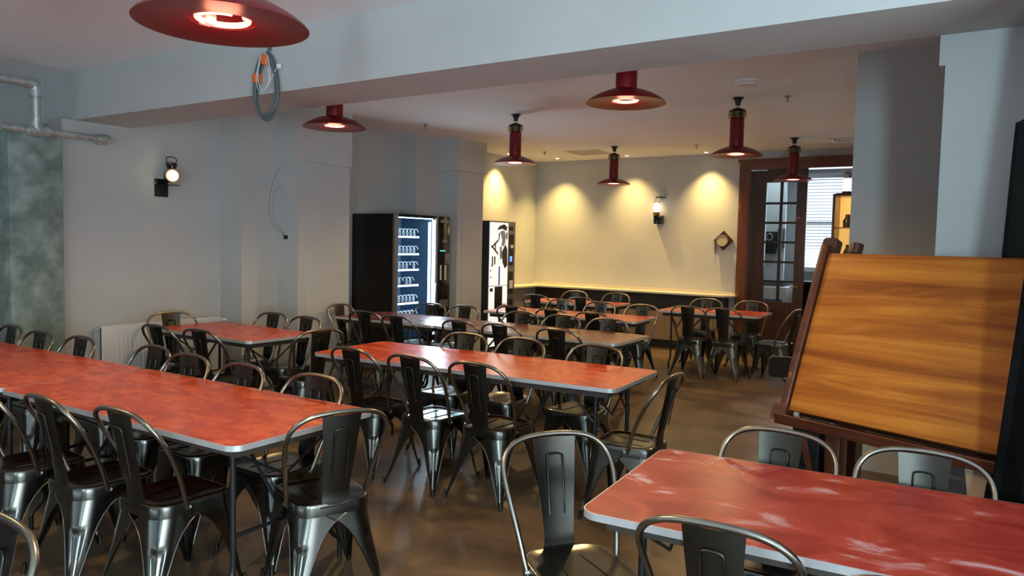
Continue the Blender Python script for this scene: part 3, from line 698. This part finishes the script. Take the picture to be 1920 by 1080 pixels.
light('poster_glow', 'AREA', (-6.08, 9.04, 1.3), 5, (.9, 1, 1), (-4, 8.9, 1), shape='RECTANGLE', size=.4, size_y=.9)

# ---------------------------------------------------------------- office doorway at the far end
fr = MB().box(-3.24, -3.07, YF-.05, YF+.17, 0, 2.83).box(-3.07, -1.2, YF-.05, YF+.17, 2.69, 2.83).box(-1.30, -1.2, YF-.05, YF+.17, 0, 2.69)
fr.box(-3.205, -3.10, YF-.065, YF-.05, 0, 2.80).box(-3.26, -1.2, YF-.075, YF-.05, 2.80, 2.845)
fr.build('trim_8', FRAMEW, kind='structure')
d = empty('door_1', (-3.07, YF+.04, 0), 0); d['kind'] = 'structure'
xs = [.05, .20, .405, .445, .63, .76]      # stile edges relative to the hinge side
zs2 = [.80, 1.085, 1.365, 1.65, 1.93, 2.21, 2.50]
lf = MB().box(0, .205, 0, .045, .02, 2.68).box(.625, .765, 0, .045, .02, 2.69).box(.205, .625, 0, .045, 2.51, 2.69).box(.205, .625, 0, .045, .02, .79)
lf.box(.03, .17, -.008, 0, .2, 2.5).box(.24, .59, -.010, 0, .12, .70)
lf.build('door_leaf', DOORW, d)
mu = MB().box(.395, .435, .005, .04, .79, 2.51)
for z in zs2[1:-1]: mu.box(.205, .395, .008, .037, z-.016, z+.016).box(.435, .625, .008, .037, z-.016, z+.016)
mu.build('muntins', BLACK, d)
MB().box(.205, .625, .020, .024, .79, 2.51).build('pane', GLASS, d)
MB().tube([(.70, -.005, 1.02), (.70, -.05, 1.02), (.60, -.05, 1.02)], .008, 8, smooth_path=2).build('door_handle', BRASS, d)
# office behind
struct('wall_office_back', MB().box(-6.0, .2, 13.6, 13.75, 0, 3.0), OFFW)
struct('wall_office_left', MB().box(-4.9, -4.75, YF+.15, 13.6, 0, 3.0), OFFW)
struct('wall_office_right', MB().box(.05, .2, YF+.15, 13.6, 0, 3.0), OFFW)
struct('ceiling_office', MB().box(-6.0, .2, YF+.15, 13.75, CH, 3.05), CEIL)
wd = empty('window_2', (-2.32, 13.58, 0), 0); wd['kind'] = 'structure'
MB().box(-.50, .62, -.01, .0, 1.25, 2.78).build('window_pane', SKYP, wd)
MB().box(-.56, -.50, -.05, 0, 1.2, 2.84).box(.62, .68, -.05, 0, 1.2, 2.84).box(-.50, .62, -.05, 0, 2.78, 2.84).box(-.50, .62, -.05, 0, 1.97, 2.03).box(-.56, .68, -.10, 0, 1.18, 1.25).build('window_frame', WHITEP, wd)
bl = empty('window_blind', (-2.26, 13.46, 0), 0, 'white venetian blind on the bright office window beyond the door', 'blind')
s = MB()
for k in range(28): s.add([(-.52, -.022, 1.30+k*.053-.008), (.64, -.022, 1.30+k*.053-.008), (.64, .022, 1.30+k*.053+.008), (-.52, .022, 1.30+k*.053+.008)], [(0, 1, 2, 3)])
s.solidify(.0015)
s.sm = [False]*len(s.f); s.build('slats', BLIND, bl)
MB().box(-.54, .66, -.03, .03, 2.76, 2.81).build('headrail', SILV, bl)
MB().box(-.30, -.296, -.024, -.022, 1.28, 2.76).box(.30, .304, -.024, -.022, 1.28, 2.76).build('ladder_cord', WHITEP, bl)
light('office_window_light', 'AREA', (-2.3, 13.3, 2.0), 16, (.75, .88, 1), (-2.3, 11, 1.2), shape='RECTANGLE', size=1.1, size_y=1.4)
light('office_ceiling_light', 'AREA', (-3.0, 12.4, 2.9), 14, (.80, .92, 1), (-3.0, 12.4, 0), shape='RECTANGLE', size=1.2, size_y=1.0)
o = empty('photocopier', (-3.15, 12.6, 0), 0, 'white office machine seen low through the door panes', 'copier')
MB().box(-.35, .35, -.3, .3, .05, .95, bev=.02).box(-.33, .33, -.28, .28, 0, .05).build('body', WHITEP, o)
MB().box(-.30, .30, -.31, -.30, .45, .75).build('paper_drawer', SILV, o)
MB().box(-.30, .30, -.25, .25, .95, 1.03, bev=.015).build('lid', SILV, o)
o = empty('office_desk', (-2.15, 12.9, 0), 0, 'dark desk under the office window', 'desk')
MB().box(-.55, .7, -.3, .3, 1.0, 1.04).build('desktop', BLACK, o)
MB().box(-.55, -.5, -.3, .3, 0, 1.0).box(.65, .7, -.3, .3, 0, 1.0).box(-.5, .65, .2, .25, .3, 1.0).build('side_panel', BLACK, o)
o = empty('desk_printer', (-2.2, 12.85, 1.04), 0, 'small pale printer on the dark desk under the blind', 'printer')
MB().box(-.2, .2, -.15, .15, 0, .16, bev=.01).build('body', WHITEP, o); MB().box(-.14, .14, -.155, -.15, .03, .12).build('paper_slot', BLACK, o)
o = empty('wall_telephone', (-3.35, 12.6, 1.55), 0, 'dark wall telephone box with a shiny dial seen through the door panes', 'telephone')
struct('wall_office_partition', MB().box(-4.75, -3.02, 13.0, 13.08, 0, CH), OFFW)
o.location = (-3.22, 13.0, 1.72)
MB().box(-.11, .08, -.10, 0, -.25, .12, bev=.01).build('box', BLACK, o)
MB().tube([(-.02+.05*cos(a), -.105, .03+.055*sin(a)) for a in [2*pi*k/16 for k in range(16)]], .008, 8, True, smooth_path=1).build('dial', STEEL, o)
MB().box(.09, .22, -.05, 0, -.15, .18, bev=.01).build('side_unit', SILV, o)

# display cabinet with amber light and lantern, right of the blind
o = empty('display_cabinet', (-1.68, 10.86, 0), 0, 'dark wooden cabinet with amber-lit glass shelves right of the blind', 'cabinet')
MB().box(-.20, -.165, -.2, .2, 0, 2.30).box(.40, .45, -.2, .2, 0, 2.30).box(-.165, .40, -.2, .2, 2.27, 2.31).box(-.165, .40, -.2, .2, 0, .75).build('case', MAHOG, o)
MB().box(-.165, .40, .17, .19, .75, 2.27).build('lit_back', AMBER, o)
sh = MB()
for z in (1.1, 1.42, 1.85): sh.box(-.165, .40, -.15, .17, z, z+.012)
sh.build('shelf', BRASS, o)
light('cabinet_lamp', 'POINT', (-1.58, 10.85, 2.2), 2.2, (1, .6, .2), shadow_soft_size=.05)
for k, (x, z, hh, l) in enumerate([(-.03, 1.862, .17, 'dark bottle-shaped ornament on the upper amber cabinet shelf'), (-.01, 1.432, .20, 'dark rounded ornament on the lower amber cabinet shelf')]):
    q = MB().lathe([(0, 0), (.055, 0), (.06, hh*.5), (.03, hh*.8), (.03, hh), (0, hh)], 20).build('ornament', mat('ornament_glaze', (.06, .05, .03), .3), label=l, cat='ornament', group='cabinet ornaments')
    q.location = (-1.68+x, 10.82, z)
o = empty('table_lantern', (-1.74, 10.82, 2.311), 0, 'lit lantern with metal cap standing on top of the amber cabinet', 'lantern')
MB().lathe([(0, 0), (.06, 0), (.06, .02), (.05, .03), (0, .03)], 20).build('base', GLOSSB, o)
MB().lathe([(.045, .03), (.047, .20), (.0, .20)], 20).build('glass', mat('lantern_glass', (1, 1, 1), .3, emit=(1, .75, .5), estr=4), o)
MB().lathe([(.055, .20), (.05, .22), (.055, .25), (.03, .29), (0, .30)], 20).build('cap', STEEL, o)

# ---------------------------------------------------------------- drafting board
ang = radians(-21.1)
DB = empty('drafting_table', (-.803, 3.682, 0), ang, 'antique drafting table with a big tilted orange-brown wooden board', 'drafting table')
tilt = radians(69.5)
MX = T(0, 0, .80) @ RX(tilt)               # local x along the board, y up the slope, z towards the viewer
def bxm(mb, *a, **k): return mb.box(*a, mx=MX, **k)
bxm(MB(), 0, 1.16, 0, .80, -.032, 0, bev=.004).build('drawing_board', BOARD, DB)
side = MB(); bxm(side, -.045, -.008, -.03, .845, -.05, .012, bev=.004)
side.build('side_rail', MAHOGX, DB)
side = MB(); bxm(side, 1.168, 1.205, -.03, .845, -.05, .012, bev=.004); side.build('side_rail', MAHOGX, DB)
rk = MB()
for k in range(22): bxm(rk, -.056, -.045, .30+k*.024, .312+k*.024, -.045, -.010)
rk.build('ratchet_teeth', MAHOG, DB)
MB().prism(rrect(-.075, .0, -.07, .02, .018), -.05, .018, mx=MX).build('rail_foot', MAHOGX, DB)
MB().prism(rrect(-.055, .022, .80, .885, .018), -.06, -.012, mx=MX).build('rail_head', MAHOG, DB)
MB().tube([(.10, .82, -.06), (.10, .87, -.06)], .03, 14, mx=MX, smooth_path=1).build('knob', MAHOG, DB)
kb = MB().tube([(.86, .82, -.06), (.86, .87, -.06)], .02, 14, mx=MX, smooth_path=1); kb.build('knob', SILV, DB)
MB().box(-.04, 1.20, -.055, .035, .735, .772, bev=.005).box(-.04, 1.20, -.058, -.045, .765, .785, bev=.003).build('pencil_ledge', MAHOGX, DB)
for x in (.20, .98):
    MB().box(x-.035, x+.035, .05, .12, 0, .76, bev=.004).build('post', MAHOGX, DB)
    MB().box(x-.03, x+.03, .20, .26, .02, 1.3).build('rear_post', MAHOG, DB)
    MB().box(x-.035, x+.035, -.16, .46, 0, .06, bev=.008).build('foot', MAHOG, DB)
    MB().bar((x-.0, -.12, .06), (x, .06, .40), .035, .03).bar((x, .44, .06), (x, .26, .5), .035, .03).build('brace', MAHOGX, DB)
MB().box(.17, 1.01, .07, .10, .14, .20).build('stretcher', MAHOG, DB)
MB().box(.02, 1.16, .062, .085, .765, .86).build('gap_shade_strip', MAHOG, DB)  # dark strip added for the shadow between board and ledge
MB().bar((.23, .04, .12), (.05, .04, .70), .03, .02).build('brace', MAHOGX, DB)
MB().prism([(.80, .56), (.845, .56), (.865, .735), (.775, .735)], -.03, -.02, mx=RX(radians(90))).tube([(.825, .028, .59), (.825, .015, .59)], .006, 8, smooth_path=1).build('bracket_plate', BEIGEW, DB, label='pale wooden bracket plate with a screw')
MB().box(-.0, .14, .04, .22, .0, .735, bev=.004).build('side_box', GLOSSB, DB)

# stool whose dark back shows left of the board
o = empty('drafting_stool', (-1.22, 6.05, 0), radians(20), 'dark stool with a rounded back just left of the drafting board', 'stool')
MB().prism(rrect(-.26, .16, .565, .725, .035), -.02, .02, mx=RX(radians(90))).build('backrest', BLACK, o)
MB().prism(rrect(-.12, .18, .10, .40, .05), .50, .53).build('seat', BLACK, o)
MB().tube([(0, .0, .60), (0, .06, .50), (.03, .25, .49)], .012, 8).build('back_bracket', STEEL, o)
MB().tube([(.03, .25, .50), (.03, .25, .06)], .02, 10, smooth_path=1).build('column', STEEL, o)
for k in range(4):
    a = pi/4+k*pi/2
    MB().bar((.03, .25, .05), (.03+.22*cos(a), .25+.22*sin(a), .015), .03, .025).build('foot', BLACK, o)

# ---------------------------------------------------------------- dark drapes at the right edge
def drape(name, pts, z0, z1, m, label, amp, nf, lean):
    rows = []; n = 60
    for i in range(17):
        v = i/16; z = z0+(z1-z0)*v; row_ = []
        for j in range(n+1):
            u = j/n; x = pts[0][0]+(pts[1][0]-pts[0][0])*u+lean*v*(1 if u < .98 else 1)*(1-u)
            y = pts[0][1]+(pts[1][1]-pts[0][1])*u+amp*sin(u*nf*2*pi+v*.8)*(1-.3*v)
            row_.append((x, y, z if v < 1 else z-.03*max(0, 1-u*8)))
        rows.append(row_)
    t = empty(name, (0, 0, 0), 0, label, 'drape')
    MB().grid(rows).solidify(.006).build('cloth', m, t)
    xa, ya = pts[1]
    MB().tube([(xa+.03, ya, 0), (xa+.03, ya, z1)], .014, 8, smooth_path=1).build('pole', BLACKM, t)
    MB().tube([(xa+.03, ya, z1-.025), (pts[0][0]+lean+.06, pts[0][1], z1-.025)], .008, 8, smooth_path=1).build('crossbar', BLACKM, t)
    MB().lathe([(0, .012), (.15, .010), (.15, 0), (0, 0)], 24, mx=T(xa+.03, ya, 0)).build('base', BLACKM, t)
drape('black_drape', ((-.035, 3.12), (1.75, 3.12)), .0, 2.86, FABRIC, 'black floor-length cloth drape at the right frame edge, covering the board end', .022, 14, .215)  # height and width beyond view extended to block window daylight
drape('dark_drape', ((-.045, 3.70), (.60, 3.75)), .0, 2.13, FABRIC2, 'dark greenish drape behind the top right of the drafting board', .02, 5, .075)
